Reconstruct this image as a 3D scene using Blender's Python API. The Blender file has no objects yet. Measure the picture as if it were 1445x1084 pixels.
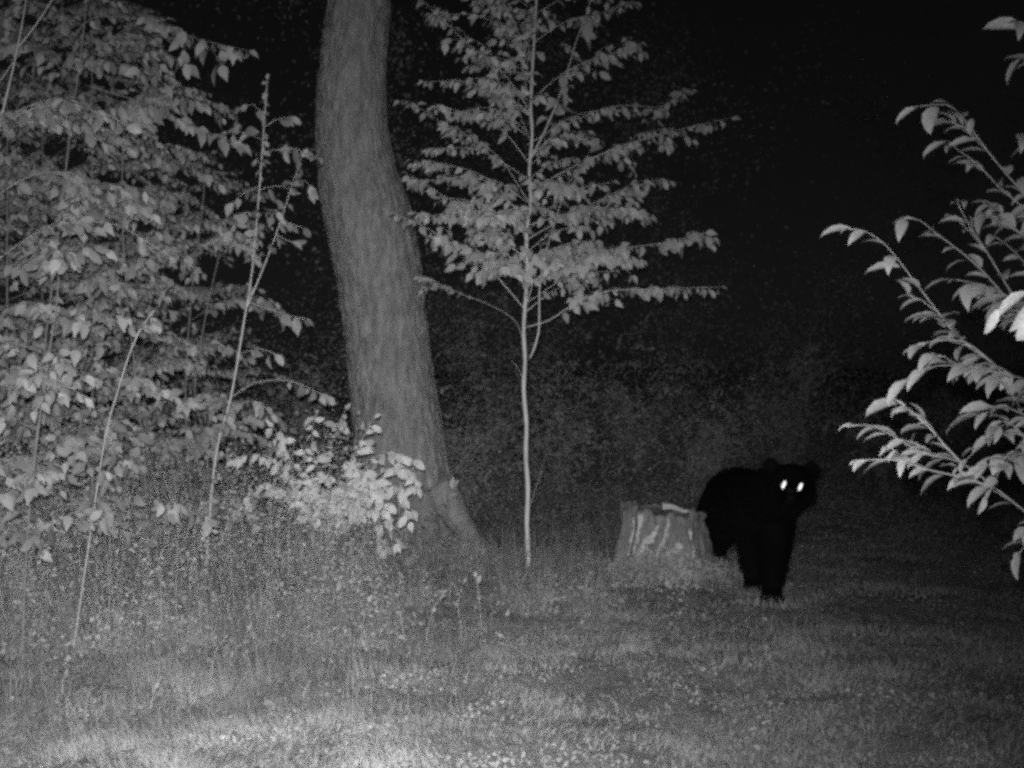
import bpy, bmesh, math, random
import numpy as np
from mathutils import Vector, Matrix, noise as mnoise

R = math.radians
random.seed(7)
rng = np.random.default_rng(7)
sc = bpy.context.scene
COL = sc.collection

# ------------------------------------------------------------------ camera, sky, moon, flash, exposure
FPX, CXP, CYP, CAMZ = 1744.0, 722.5, 542.0, 1.30      # focal length and centre in photo pixels, lens height
cam_d = bpy.data.cameras.new('camera')
cam_d.sensor_width = 36.0
cam_d.lens = 36.0 * FPX / 1445.0
cam_d.clip_start, cam_d.clip_end = 0.05, 600.0
cam = bpy.data.objects.new('camera', cam_d)
cam.location = (0, 0, CAMZ)
cam.rotation_euler = (R(90), 0, 0)
COL.objects.link(cam)
sc.camera = cam

w = bpy.data.worlds.new('World'); sc.world = w; w.use_nodes = True
nt = w.node_tree
bg = nt.nodes['Background']
sky = nt.nodes.new('ShaderNodeTexSky'); sky.sky_type = 'NISHITA'; sky.sun_disc = False
sky.sun_elevation = R(35); sky.sun_rotation = R(140)
bw = nt.nodes.new('ShaderNodeRGBToBW')                # an infrared camera records no colour
nt.links.new(sky.outputs[0], bw.inputs[0]); nt.links.new(bw.outputs[0], bg.inputs[0])
bg.inputs[1].default_value = 0.0011

moon_d = bpy.data.lights.new('moon', 'SUN'); moon_d.energy = 0.004; moon_d.angle = R(0.5)
moon = bpy.data.objects.new('moon', moon_d); COL.objects.link(moon)
moon.rotation_euler = (R(55), 0, R(140))

# the trail camera's own infra-red flash: the only strong light of the place
fl_d = bpy.data.lights.new('infrared_flash', 'SPOT')
fl_d.energy = 1850.0; fl_d.spot_size = R(150); fl_d.spot_blend = 0.4; fl_d.shadow_soft_size = 0.03
fl = bpy.data.objects.new('infrared_flash', fl_d); COL.objects.link(fl)
fl.location = (-0.02, 0.0, CAMZ + 0.055)
AIM = Vector(((400 - CXP) / FPX, 1.0, -(715 - CYP) / FPX))
fl.rotation_euler = AIM.to_track_quat('-Z', 'Y').to_euler()
# beam profile of the flash: flat core, soft shoulder, faint spill (an analytic light distribution curve)
fl_d.use_nodes = True
ft = fl_d.node_tree; fe = ft.nodes['Emission']
def fm(op, a, b):
    n = ft.nodes.new('ShaderNodeMath'); n.operation = op
    for i, x in enumerate((a, b)):
        if isinstance(x, (int, float)): n.inputs[i].default_value = x
        elif x is not None: ft.links.new(x, n.inputs[i])
    return n.outputs[0]
ftc = ft.nodes.new('ShaderNodeTexCoord'); fsx = ft.nodes.new('ShaderNodeSeparateXYZ')
ft.links.new(ftc.outputs['Normal'], fsx.inputs[0])
f1 = fm('DIVIDE', fm('SUBTRACT', 1.0, fm('ABSOLUTE', fsx.outputs['Z'], None)), 0.082)
f1 = fm('EXPONENT', fm('MULTIPLY', fm('POWER', f1, 1.5), -1.0), None)
ft.links.new(fm('ADD', fm('MULTIPLY', f1, 0.96), 0.04), fe.inputs['Strength'])

vs = sc.view_settings
vs.view_transform = 'Standard'; vs.look = 'None'; vs.exposure = 0.0; vs.gamma = 1.0; vs.use_curve_mapping = False
sc.cycles.use_denoising = False
sc.cycles.max_bounces = 4; sc.cycles.diffuse_bounces = 2; sc.cycles.glossy_bounces = 2
sc.cycles.transmission_bounces = 2; sc.cycles.transparent_max_bounces = 4
sc.cycles.filter_width = 3.5
sc.cycles.use_adaptive_sampling = True; sc.cycles.adaptive_threshold = 0.25; sc.cycles.adaptive_min_samples = 6   # keeps the grain of a night camera

# ------------------------------------------------------------------ helpers
def at(px, py, y):
    """point of the place seen at a photo pixel, y metres in front of the lens"""
    return Vector(((px - CXP) / FPX * y, y, CAMZ - (py - CYP) / FPX * y))

def sm(a, b, t):
    t = min(1.0, max(0.0, (t - a) / (b - a))); return t * t * (3 - 2 * t)

def gz(x, y):
    """height of the ground"""
    z = 0.0
    z += 1.5 * sm(10.5, 27, y)
    z += 0.03 * math.exp(-((x - 0.1) / 0.9) ** 2 - ((y - 8.3) / 0.7) ** 2)
    z += 0.06 * math.exp(-((x - 1.05) / 0.55) ** 2 - ((y - 8.5) / 0.5) ** 2)
    z += 0.10 * math.exp(-((x + 0.75) / 0.9) ** 2 - ((y - 9.8) / 0.9) ** 2)
    z -= 0.10 * math.exp(-((x - 0.6) / 1.2) ** 2 - ((y - 10.2) / 0.8) ** 2)
    z += 0.035 * mnoise.noise((x * 0.9, y * 0.9, 1.3)) + 0.020 * mnoise.noise((x * 3.1, y * 3.1, 4.2))
    if y > 12 or abs(x) > 6:
        z += 0.25 * mnoise.noise((x * 0.16, y * 0.16, 9.0)) * min(1, max((y - 12) / 8, (abs(x) - 6) / 6))
    return z

def tag(o, label=None, cat=None, group=None, kind=None):
    if label: o['label'] = label
    if cat: o['category'] = cat
    if group: o['group'] = group
    if kind: o['kind'] = kind
    return o

class MB:
    def __init__(self): self.v = []; self.f = []
    def tube(self, pts, radii, n=6, cap=True):
        b = len(self.v); N = len(pts)
        for i, p in enumerate(pts):
            t = (pts[min(i + 1, N - 1)] - pts[max(i - 1, 0)])
            t = t.normalized() if t.length > 1e-9 else Vector((0, 0, 1))
            a = t.cross(Vector((0.31, 0.95, 0.05))).normalized(); c = t.cross(a)
            for k in range(n):
                q = 2 * math.pi * k / n
                self.v.append(p + (a * math.cos(q) + c * math.sin(q)) * radii[i])
        for i in range(N - 1):
            for k in range(n):
                k2 = (k + 1) % n
                self.f.append((b + i * n + k, b + i * n + k2, b + (i + 1) * n + k2, b + (i + 1) * n + k))
        if cap:
            self.f.append(tuple(b + k for k in range(n))[::-1])
            self.f.append(tuple(b + (N - 1) * n + k for k in range(n)))
    def mesh(self, name, mat, base=Vector((0, 0, 0)), smooth=True):
        m = bpy.data.meshes.new(name)
        m.from_pydata([(p[0] - base[0], p[1] - base[1], p[2] - base[2]) for p in self.v], [], self.f)
        m.materials.append(mat)
        if smooth: m.shade_smooth()
        m.update()
        return m
    def part(self, name, mat, root, smooth=True):
        o = bpy.data.objects.new(name, self.mesh(name, mat, root.location, smooth))
        COL.objects.link(o); o.parent = root
        return o

def np_mesh(name, V, F, mat, smooth=False):
    """mesh from arrays of vertices (n,3) and triangles (m,3)"""
    m = bpy.data.meshes.new(name)
    m.vertices.add(len(V)); m.vertices.foreach_set('co', np.ascontiguousarray(V, dtype=np.float32).ravel())
    m.loops.add(F.size); m.loops.foreach_set('vertex_index', np.ascontiguousarray(F, dtype=np.int32).ravel())
    m.polygons.add(len(F))
    m.polygons.foreach_set('loop_start', np.arange(0, F.size, F.shape[1], dtype=np.int32))
    m.update(calc_edges=True); m.validate()
    m.materials.append(mat)
    if smooth: m.shade_smooth()
    return m

def link(name, mesh, parent=None, loc=None):
    o = bpy.data.objects.new(name, mesh); COL.objects.link(o)
    if parent: o.parent = parent
    if loc is not None: o.location = loc
    return o

def empty(name, loc, label, cat, group=None):
    o = bpy.data.objects.new(name, None); COL.objects.link(o)
    o.location = loc; o.empty_display_size = 0.1
    return tag(o, label, cat, group)

def smooth_path(P, step):
    """Catmull-Rom through the points, about one point each step metres"""
    out = []
    Q = [P[0] * 2 - P[1]] + list(P) + [P[-1] * 2 - P[-2]]
    for i in range(1, len(Q) - 2):
        p0, p1, p2, p3 = Q[i - 1], Q[i], Q[i + 1], Q[i + 2]
        n = max(2, int((p2 - p1).length / step))
        for k in range(n):
            t = k / n
            out.append(0.5 * ((2 * p1) + (p2 - p0) * t + (2 * p0 - 5 * p1 + 4 * p2 - p3) * t * t + (3 * p1 - p0 - 3 * p2 + p3) * t ** 3))
    out.append(P[-1].copy())
    return out

# ------------------------------------------------------------------ materials (greys: the camera sees infra-red only)
def new_mat(name):
    m = bpy.data.materials.new(name); m.use_nodes = True
    t = m.node_tree; t.nodes.clear()
    out = t.nodes.new('ShaderNodeOutputMaterial')
    return m, t, out

def ramp(t, fac, stops):
    r = t.nodes.new('ShaderNodeValToRGB')
    e = r.color_ramp.elements
    while len(e) > 1: e.remove(e[-1])
    e[0].position = stops[0][0]; e[0].color = (stops[0][1],) * 3 + (1,)
    for p, c in stops[1:]:
        x = e.new(p); x.color = (c,) * 3 + (1,)
    t.links.new(fac, r.inputs[0])
    return r.outputs[0]

def mathn(t, op, a, b=None):
    n = t.nodes.new('ShaderNodeMath'); n.operation = op
    for i, x in enumerate((a, b)):
        if x is None: continue
        if isinstance(x, (int, float)): n.inputs[i].default_value = x
        else: t.links.new(x, n.inputs[i])
    return n.outputs[0]

def noise_node(t, scale, detail=4, rough=0.6, vec=None):
    n = t.nodes.new('ShaderNodeTexNoise'); n.inputs['Scale'].default_value = scale
    n.inputs['Detail'].default_value = detail; n.inputs['Roughness'].default_value = rough
    if vec is not None: t.links.new(vec, n.inputs['Vector'])
    return n.outputs['Fac']

def leaf_mat(name, base, var=0.35, trans=0.3, rough=0.55, spec=0.25, patch=None):
    m, t, out = new_mat(name)
    geo = t.nodes.new('ShaderNodeNewGeometry'); oi = t.nodes.new('ShaderNodeObjectInfo')
    tc = t.nodes.new('ShaderNodeTexCoord')
    r = mathn(t, 'FRACT', mathn(t, 'ADD', geo.outputs['Random Per Island'], oi.outputs['Random']))
    n = noise_node(t, 130.0, 3, 0.8, geo.outputs['Position'])
    v = mathn(t, 'ADD', mathn(t, 'MULTIPLY', r, var), mathn(t, 'MULTIPLY', n, 0.7))
    v = mathn(t, 'ADD', v, 1.0 - var * 0.5 - 0.35)
    v = mathn(t, 'MULTIPLY', v, mathn(t, 'ADD', mathn(t, 'MULTIPLY', noise_node(t, 700.0, 1, 0.5, geo.outputs['Position']), 1.6), 0.2))
    v = mathn(t, 'MULTIPLY', v, base)
    if patch:      # dry and fresh growth in patches
        pn = noise_node(t, patch[0], 3, 0.6, geo.outputs['Position'])
        v = mathn(t, 'MULTIPLY', v, ramp(t, pn, [(0.34, patch[1]), (0.52, 1.0), (0.68, patch[2])]))
    cc = t.nodes.new('ShaderNodeCombineColor')
    for i in range(3): t.links.new(v, cc.inputs[i])
    p = t.nodes.new('ShaderNodeBsdfPrincipled')
    t.links.new(cc.outputs[0], p.inputs['Base Color'])
    p.inputs['Roughness'].default_value = rough; p.inputs['Specular IOR Level'].default_value = spec
    tr = t.nodes.new('ShaderNodeBsdfTranslucent'); t.links.new(cc.outputs[0], tr.inputs['Color'])
    mx = t.nodes.new('ShaderNodeMixShader'); mx.inputs[0].default_value = trans
    t.links.new(p.outputs[0], mx.inputs[1]); t.links.new(tr.outputs[0], mx.inputs[2])
    t.links.new(mx.outputs[0], out.inputs['Surface'])
    return m

def rough_mat(name, lo, hi, scale, stretch=(1, 1, 1), bump=0.4, dist=0.01, fine=60.0, rough=0.9):
    m, t, out = new_mat(name)
    geo = t.nodes.new('ShaderNodeNewGeometry')
    mp = t.nodes.new('ShaderNodeMapping'); mp.inputs['Scale'].default_value = stretch
    t.links.new(geo.outputs['Position'], mp.inputs['Vector'])
    n1 = noise_node(t, scale, 6, 0.65, mp.outputs[0])
    n2 = noise_node(t, fine, 3, 0.7, mp.outputs[0])
    f = mathn(t, 'ADD', mathn(t, 'MULTIPLY', n1, 0.65), mathn(t, 'MULTIPLY', n2, 0.35))
    n3 = noise_node(t, 700.0, 1, 0.5, geo.outputs['Position'])
    fc = mathn(t, 'ADD', f, mathn(t, 'MULTIPLY', mathn(t, 'SUBTRACT', n3, 0.5), 0.8))
    col = ramp(t, fc, [(0.28, lo), (0.50, (lo + hi) / 2), (0.72, hi)])
    p = t.nodes.new('ShaderNodeBsdfPrincipled')
    t.links.new(col, p.inputs['Base Color']); p.inputs['Roughness'].default_value = rough
    p.inputs['Specular IOR Level'].default_value = 0.15
    b = t.nodes.new('ShaderNodeBump'); b.inputs['Strength'].default_value = bump; b.inputs['Distance'].default_value = dist
    t.links.new(f, b.inputs['Height']); t.links.new(b.outputs[0], p.inputs['Normal'])
    t.links.new(p.outputs[0], out.inputs['Surface'])
    return m

M = {}
M['soil'] = rough_mat('leaf_litter_soil', 0.18, 0.50, 3.4, bump=0.9, dist=0.03, fine=60.0)
M['bark'] = rough_mat('furrowed_bark', 0.08, 0.52, 20.0, (1, 1, 0.30), 1.0, 0.025, 100.0)
M['pale_bark'] = rough_mat('smooth_pale_bark', 0.42, 0.80, 14.0, (1, 1, 0.4), 0.3, 0.002, 140.0)
M['stem'] = rough_mat('thin_stem_bark', 0.38, 0.68, 20.0, (1, 1, 0.4), 0.2, 0.001, 160.0)
M['dull_stem'] = rough_mat('dull_stem_bark', 0.16, 0.32, 20.0, (1, 1, 0.4), 0.2, 0.001, 160.0)
M['stump_bark'] = rough_mat('weathered_stump_bark', 0.08, 0.42, 9.0, (1, 1, 0.6), 0.9, 0.015, 90.0)
M['bare_wood'] = rough_mat('bare_grey_wood', 0.36, 0.85, 30.0, (1, 1, 0.4), 0.7, 0.008, 80.0)
M['cut_wood'] = rough_mat('rotting_cut_wood', 0.10, 0.34, 14.0, (1, 1, 1), 0.9, 0.012, 60.0)
M['leaf'] = leaf_mat('understory_leaf', 0.36, 0.8)
M['leaf_young'] = leaf_mat('young_tree_leaf', 0.54, 0.6)
M['leaf_bright'] = leaf_mat('pale_bush_leaf', 0.72, 0.25)
M['leaf_right'] = leaf_mat('glossy_shrub_leaf', 0.60, 0.25, 0.3, 0.42, 0.4)
M['leaf_dark'] = leaf_mat('dull_background_leaf', 0.34, 0.6)
M['far_leaf'] = leaf_mat('far_wood_leaf', 0.36, 0.5)
M['grass'] = leaf_mat('grass_blade', 0.47, 0.4, 0.3, 0.7, 0.1, (1.7, 0.80, 1.18))
M['weed'] = leaf_mat('weed_leaf', 0.50, 0.28, 0.3, 0.7, 0.1, (2.5, 0.6, 1.45))
M['tuft'] = leaf_mat('wispy_grass', 0.40, 0.4, 0.35, 0.7, 0.1, (2.5, 0.6, 1.4))
M['litter'] = leaf_mat('dry_fallen_leaf', 0.28, 0.35, 0.15, 0.8, 0.1, (1.9, 0.5, 1.5))

def plain(name, c, rough, spec=0.3, metal=0.0):
    m, t, out = new_mat(name)
    geo = t.nodes.new('ShaderNodeNewGeometry')
    n = noise_node(t, 90.0, 2, 0.6, geo.outputs['Position'])
    col = ramp(t, n, [(0.3, c * 0.7), (0.7, c * 1.25)])
    p = t.nodes.new('ShaderNodeBsdfPrincipled'); t.links.new(col, p.inputs['Base Color'])
    p.inputs['Roughness'].default_value = rough; p.inputs['Specular IOR Level'].default_value = spec
    p.inputs['Metallic'].default_value = metal
    t.links.new(p.outputs[0], out.inputs['Surface'])
    return m
M['fur'] = plain('black_fur', 0.006, 0.8, 0.06)
M['muzzle'] = plain('brown_muzzle_fur', 0.020, 0.9, 0.05)
M['nose'] = plain('wet_nose', 0.006, 0.6, 0.1)
M['eye'] = plain('mirror_eye_lining', 0.85, 0.48, 0.5, 1.0)   # the reflecting layer behind a night animal's pupil

# ------------------------------------------------------------------ leaves
def leaf_template(profile, fold, droop, twist=0.0):
    """leaf of unit length along +y; profile = (t, half width) rows; folded on the midrib, tip bent to -z"""
    V = [(0, 0, 0)]
    for t, h in profile:
        z = -droop * t * t
        a = twist * t
        for s in (-1, 0, 1):
            x = s * h; zz = z + (abs(s) * h * fold)
            V.append((x * math.cos(a), t, zz + x * math.sin(a)))
    V.append((0, 1.0 - 0.25 * droop, -droop))
    F = []
    n = len(profile)
    F += [(0, 2, 1), (0, 3, 2)]
    for i in range(n - 1):
        a = 1 + 3 * i; b = a + 3
        F += [(a, a + 1, b + 1), (a, b + 1, b), (a + 1, a + 2, b + 2), (a + 1, b + 2, b + 1)]
    a = 1 + 3 * (n - 1); tip = a + 3
    F += [(a, a + 1, tip), (a + 1, a + 2, tip)]
    return np.array(V, dtype=np.float64), np.array(F, dtype=np.int32)

OVATE = [(0.10, 0.14), (0.30, 0.27), (0.52, 0.24), (0.76, 0.10)]
ELLIP = [(0.12, 0.13), (0.35, 0.25), (0.62, 0.25), (0.85, 0.12)]
LANCE = [(0.12, 0.09), (0.35, 0.18), (0.60, 0.165), (0.82, 0.08)]
TEMPL = {
    'ovate': [leaf_template(OVATE, 0.25, 0.15), leaf_template(OVATE, 0.45, 0.30, 0.4), leaf_template(ELLIP, 0.15, 0.40, -0.4)],
    'lance': [leaf_template(LANCE, 0.55, 0.38), leaf_template(LANCE, 0.35, 0.50, 0.5), leaf_template(LANCE, 0.60, 0.30, -0.5), leaf_template(ELLIP, 0.50, 0.35, -0.4)],
    'fleck': [(np.array([(0, 0, 0), (-.24, .45, .10), (.24, .45, .10), (0, 1, -.12)], dtype=np.float64), np.array([(0, 2, 1), (1, 2, 3)], dtype=np.int32)),
              (np.array([(0, 0, 0), (-.30, .5, .02), (.30, .5, .12), (.08, 1, -.2)], dtype=np.float64), np.array([(0, 2, 1), (1, 2, 3)], dtype=np.int32))],
    'small': [leaf_template([(0.3, 0.2), (0.7, 0.17)], 0.3, 0.2)],
}

def frame(d, nh):
    y = d.normalized()
    z = nh - y * nh.dot(y)
    if z.length < 1e-4: z = y.orthogonal()
    z.normalize(); x = y.cross(z)
    return x, y, z

def bulk_leaves(leaves, tem):
    """leaves: list of (pos, dir, normal hint, size); returns V, F of the joined leaves"""
    n = len(leaves)
    P = np.empty((n, 3)); B = np.empty((n, 3, 3))
    for i, (p, d, nh, s) in enumerate(leaves):
        x, y, z = frame(d, nh)
        P[i] = p; B[i, 0] = x * s; B[i, 1] = y * s; B[i, 2] = z * s
    Vs, Fs, off = [], [], 0
    which = rng.integers(0, len(tem), n)
    for k, (tv, tf) in enumerate(tem):
        idx = np.nonzero(which == k)[0]
        if not len(idx): continue
        V = np.einsum('vj,njk->nvk', tv, B[idx]) + P[idx][:, None, :]
        Vs.append(V.reshape(-1, 3))
        F = tf[None] + (np.arange(len(idx)) * len(tv))[:, None, None] + off
        Fs.append(F.reshape(-1, 3)); off += len(idx) * len(tv)
    return np.concatenate(Vs), np.concatenate(Fs)

_leaf_meshes = {}
def leaf_mesh(kind, k, mat):
    key = (kind, k, mat.name)
    if key not in _leaf_meshes:
        V, F = TEMPL[kind][k]
        _leaf_meshes[key] = np_mesh('leaf', V, F, mat, True)
    return _leaf_meshes[key]

def in_view(p):
    px = CXP + p[0] / p[1] * FPX; py = CYP - (p[2] - CAMZ) / p[1] * FPX
    return -15 < px < 1460 and -15 < py < 1100

def add_leaves(root, leaves, kind, mat, single=300):
    """the largest leaves in view become objects of their own, the rest one joined part"""
    base = root.location
    if single:
        order = sorted(range(len(leaves)), key=lambda i: (not in_view(leaves[i][0]), leaves[i][0][1] / leaves[i][3]))
        pick = set(order[:single])
    else: pick = set()
    rest = []
    for i, L in enumerate(leaves):
        if i not in pick: rest.append(L); continue
        p, d, nh, s = L
        x, y, z = frame(d, nh)
        o = bpy.data.objects.new('leaf', leaf_mesh(kind, random.randrange(len(TEMPL[kind])), mat))
        m = Matrix((x * s, y * s, z * s)).transposed().to_4x4(); m.translation = p - base
        o.parent = root; o.matrix_basis = m
        COL.objects.link(o)
    if rest:
        V, F = bulk_leaves(rest, TEMPL[kind])
        V -= np.array(base)
        tag(link('foliage', np_mesh('foliage', V, F, mat, True), root), kind='stuff')

UP = Vector((0, 0, 1))
def rv(s=1.0): return Vector((random.gauss(0, s), random.gauss(0, s), random.gauss(0, s)))

def leaf_run(leaves, path, size, spacing, f0=0.2, hang=0.8, face=0.5, spread=0.6, end=True):
    """leaves in two ranks along a twig; hang = how far they droop, face = how far they turn to the open clearing (-y)"""
    seg = [0.0]
    for a, b in zip(path, path[1:]): seg.append(seg[-1] + (b - a).length)
    L = seg[-1]; s = f0 * L; side = random.choice((-1, 1))
    while s < L:
        i = max(j for j in range(len(seg)) if seg[j] <= s); i = min(i, len(path) - 2)
        u = (s - seg[i]) / max(1e-6, seg[i + 1] - seg[i]); p = path[i].lerp(path[i + 1], u)
        t = (path[i + 1] - path[i]).normalized()
        sd = t.cross(UP); sd = sd.normalized() if sd.length > 0.05 else Vector((1, 0, 0))
        d = t * 0.45 + sd * side * spread - UP * hang * random.uniform(0.15, 1.5) + rv(0.25)
        nh = Vector((random.gauss(0, 0.7), -face + random.gauss(0, 0.6), 0.45 + random.gauss(0, 0.4)))
        leaves.append((p + d.normalized() * size * 0.1, d, nh, size * random.uniform(0.5, 1.25)))
        side = -side; s += spacing * random.uniform(0.6, 1.4)
    if end:
        t = (path[-1] - path[-2]).normalized()
        leaves.append((path[-1], t - UP * hang * 0.4, Vector((0, -face, 0.6)) + rv(0.2), size * random.uniform(0.6, 0.95)))

def taper(n, r0, r1): return [r0 + (r1 - r0) * (i / (n - 1)) ** 0.8 for i in range(n)]

def branch(wood, leaves, P, r0, size, spacing, f0=0.25, hang=0.8, face=0.5, twigs=0, twig_len=0.25, step=0.06, r1=0.0012, n=5, spread=0.6):
    path = smooth_path(P, step)
    wood.tube(path, taper(len(path), r0, r1), n)
    if size: leaf_run(leaves, path, size, spacing, f0, hang, face, spread)
    for k in range(twigs):
        i = int(len(path) * random.uniform(f0, 0.92)); i = min(i, len(path) - 2)
        t = (path[i + 1] - path[i]).normalized(); sd = t.cross(UP)
        sd = sd.normalized() if sd.length > 0.05 else Vector((1, 0, 0))
        l = twig_len * random.uniform(0.5, 1.2) * (1.35 - 1.05 * i / len(path))
        d = (t * 0.75 + sd * random.choice((-1, 1)) * 0.8 + UP * random.uniform(-0.15, 0.25) + rv(0.1)).normalized()
        p0 = path[i]; tp = smooth_path([p0, p0 + d * l * 0.5 + UP * 0.02 * l, p0 + d * l - UP * l * 0.18], 0.05)
        wood.tube(tp, taper(len(tp), max(r1, r0 * 0.35), r1 * 0.8), 4)
        if size: leaf_run(leaves, tp, size, spacing, 0.15, hang, face, spread)
    return path

# ------------------------------------------------------------------ ground
def axis(lo_far, lo, hi, hi_far, step, grow=1.16):
    a = list(np.arange(lo, hi + 1e-6, step)); s = step; x = a[-1]
    while x < hi_far: s *= grow; x += s; a.append(x)
    s = step; x = a[0]; pre = []
    while x > lo_far: s *= grow; x -= s; pre.append(x)
    return pre[::-1] + a
gx = axis(-130, -4.2, 4.2, 130, 0.07); gy = axis(-60, 3.4, 12.0, 260, 0.07)
V = np.array([(x, y, gz(x, y)) for y in gy for x in gx])
nx = len(gx)
ii = (np.arange(len(gy) - 1)[:, None] * nx + np.arange(nx - 1)[None]).ravel()
F = np.stack([ii, ii + 1, ii + nx + 1, ii + nx], 1)
tag(link('ground', np_mesh('ground', V, F, M['soil'], True)), kind='structure')

# ------------------------------------------------------------------ thick tree
def thick_tree():
    Y = 9.9
    rows = [  # photo pixel row, left edge, right edge
        (-900, 560, 628), (-500, 520, 600), (-250, 490, 574), (0, 462, 553), (100, 450, 545), (180, 446, 548), (240, 448, 561), (290, 453, 579),
        (360, 466, 592), (420, 478, 599), (500, 489, 609), (560, 494, 619), (610, 499, 629), (680, 503, 644), (725, 503, 656), (755, 501, 666), (775, 496, 684), (800, 490, 700)]
    ctr = [(at((l + r) / 2, py, Y), (r - l) / 2 / FPX * Y) for py, l, r in rows][::-1]
    base = Vector((ctr[0][0].x, Y, gz(ctr[0][0].x, Y)))
    root = empty('old_tree', base, 'thick old tree with furrowed grey trunk curving upward behind the pale low bush', 'tree')
    P = smooth_path([c[0] for c in ctr], 0.035)
    zs = np.array([c[0].z for c in ctr]); rs = np.array([c[1] for c in ctr])
    n = 170; v = []; f = []
    for i, p in enumerate(P):
        r = float(np.interp(p.z, zs, rs))
        low = sm(0.9, 0.0, p.z)
        for k in range(n):
            a = 2 * math.pi * k / n
            ca, sa = math.cos(a), math.sin(a)
            wv = mnoise.noise((ca * 1.6, sa * 1.6, p.z * 0.9)) * 0.35
            q = a + wv * 0.25 + 0.04 * mnoise.noise((ca * 4, sa * 4, p.z * 6))
            furrow = abs(mnoise.noise((math.cos(q) * 10.5, math.sin(q) * 10.5, p.z * 7.0 + 3)))
            fine = mnoise.noise((ca * 24, sa * 24, p.z * 16))
            lob = low * low * 0.05 * max(0, math.cos(4 * a + 0.6)) * r / 0.4
            rr = r * (1 + 0.03 * mnoise.noise((ca * 1.2, sa * 1.2, p.z * 0.7))) + lob - 0.022 * (1 - min(1, furrow * 3.6)) + 0.010 * fine
            v.append(Vector((p.x + ca * rr, p.y + sa * rr, p.z)))
    mb = MB(); mb.v = v
    for i in range(len(P) - 1):
        for k in range(n):
            k2 = (k + 1) % n
            mb.f.append((i * n + k, i * n + k2, (i + 1) * n + k2, (i + 1) * n + k))
    mb.part('trunk', M['bark'], root)
    for q in ([(622, 690, 9.62), (648, 735, 9.50), (668, 764, 9.42), (690, 788, 9.34)], [(540, 700, 9.56), (540, 745, 9.42), (528, 790, 9.25)], [(590, 705, 9.58), (604, 750, 9.42), (622, 792, 9.26)]):
        b = MB(); pts = smooth_path([at(*k) for k in q], .03)
        rr = [.105 * (1 - i / len(pts)) ** .8 + .035 + .010 * mnoise.noise((i * .5, 1, 2)) for i in range(len(pts))]
        b.tube(pts, rr, 18); b.part('root', M['bark'], root)
    top = P[-1]
    for d, l, s in ((Vector((0.7, 0.1, 0.9)), 2.6, -0.9), (Vector((-0.8, 0.3, 0.8)), 2.8, -1.6), (Vector((0.1, -0.7, 0.9)), 2.2, -0.5), (Vector((0, 0.2, 1)), 3.0, 0)):
        b = MB(); q = Vector((top.x, top.y, top.z + s))
        pts = smooth_path([q - d * 0.15, q + d * l * 0.35, q + d * l * 0.7 + rv(0.1), q + d * l], 0.15)
        b.tube(pts, taper(len(pts), 0.13, 0.03), 10)
        b.part('limb', M['bark'], root)
    lv = []
    for k in range(2600):
        c = Vector((top.x + random.gauss(0, 1.6), top.y + random.gauss(0, 1.6), top.z + 2.2 + random.gauss(0, 0.9)))
        if c.z < 6.3: continue
        lv.append((c, rv() - UP, rv(), 0.13))
    add_leaves(root, lv, 'ovate', M['leaf'], 0)
thick_tree()

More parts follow.
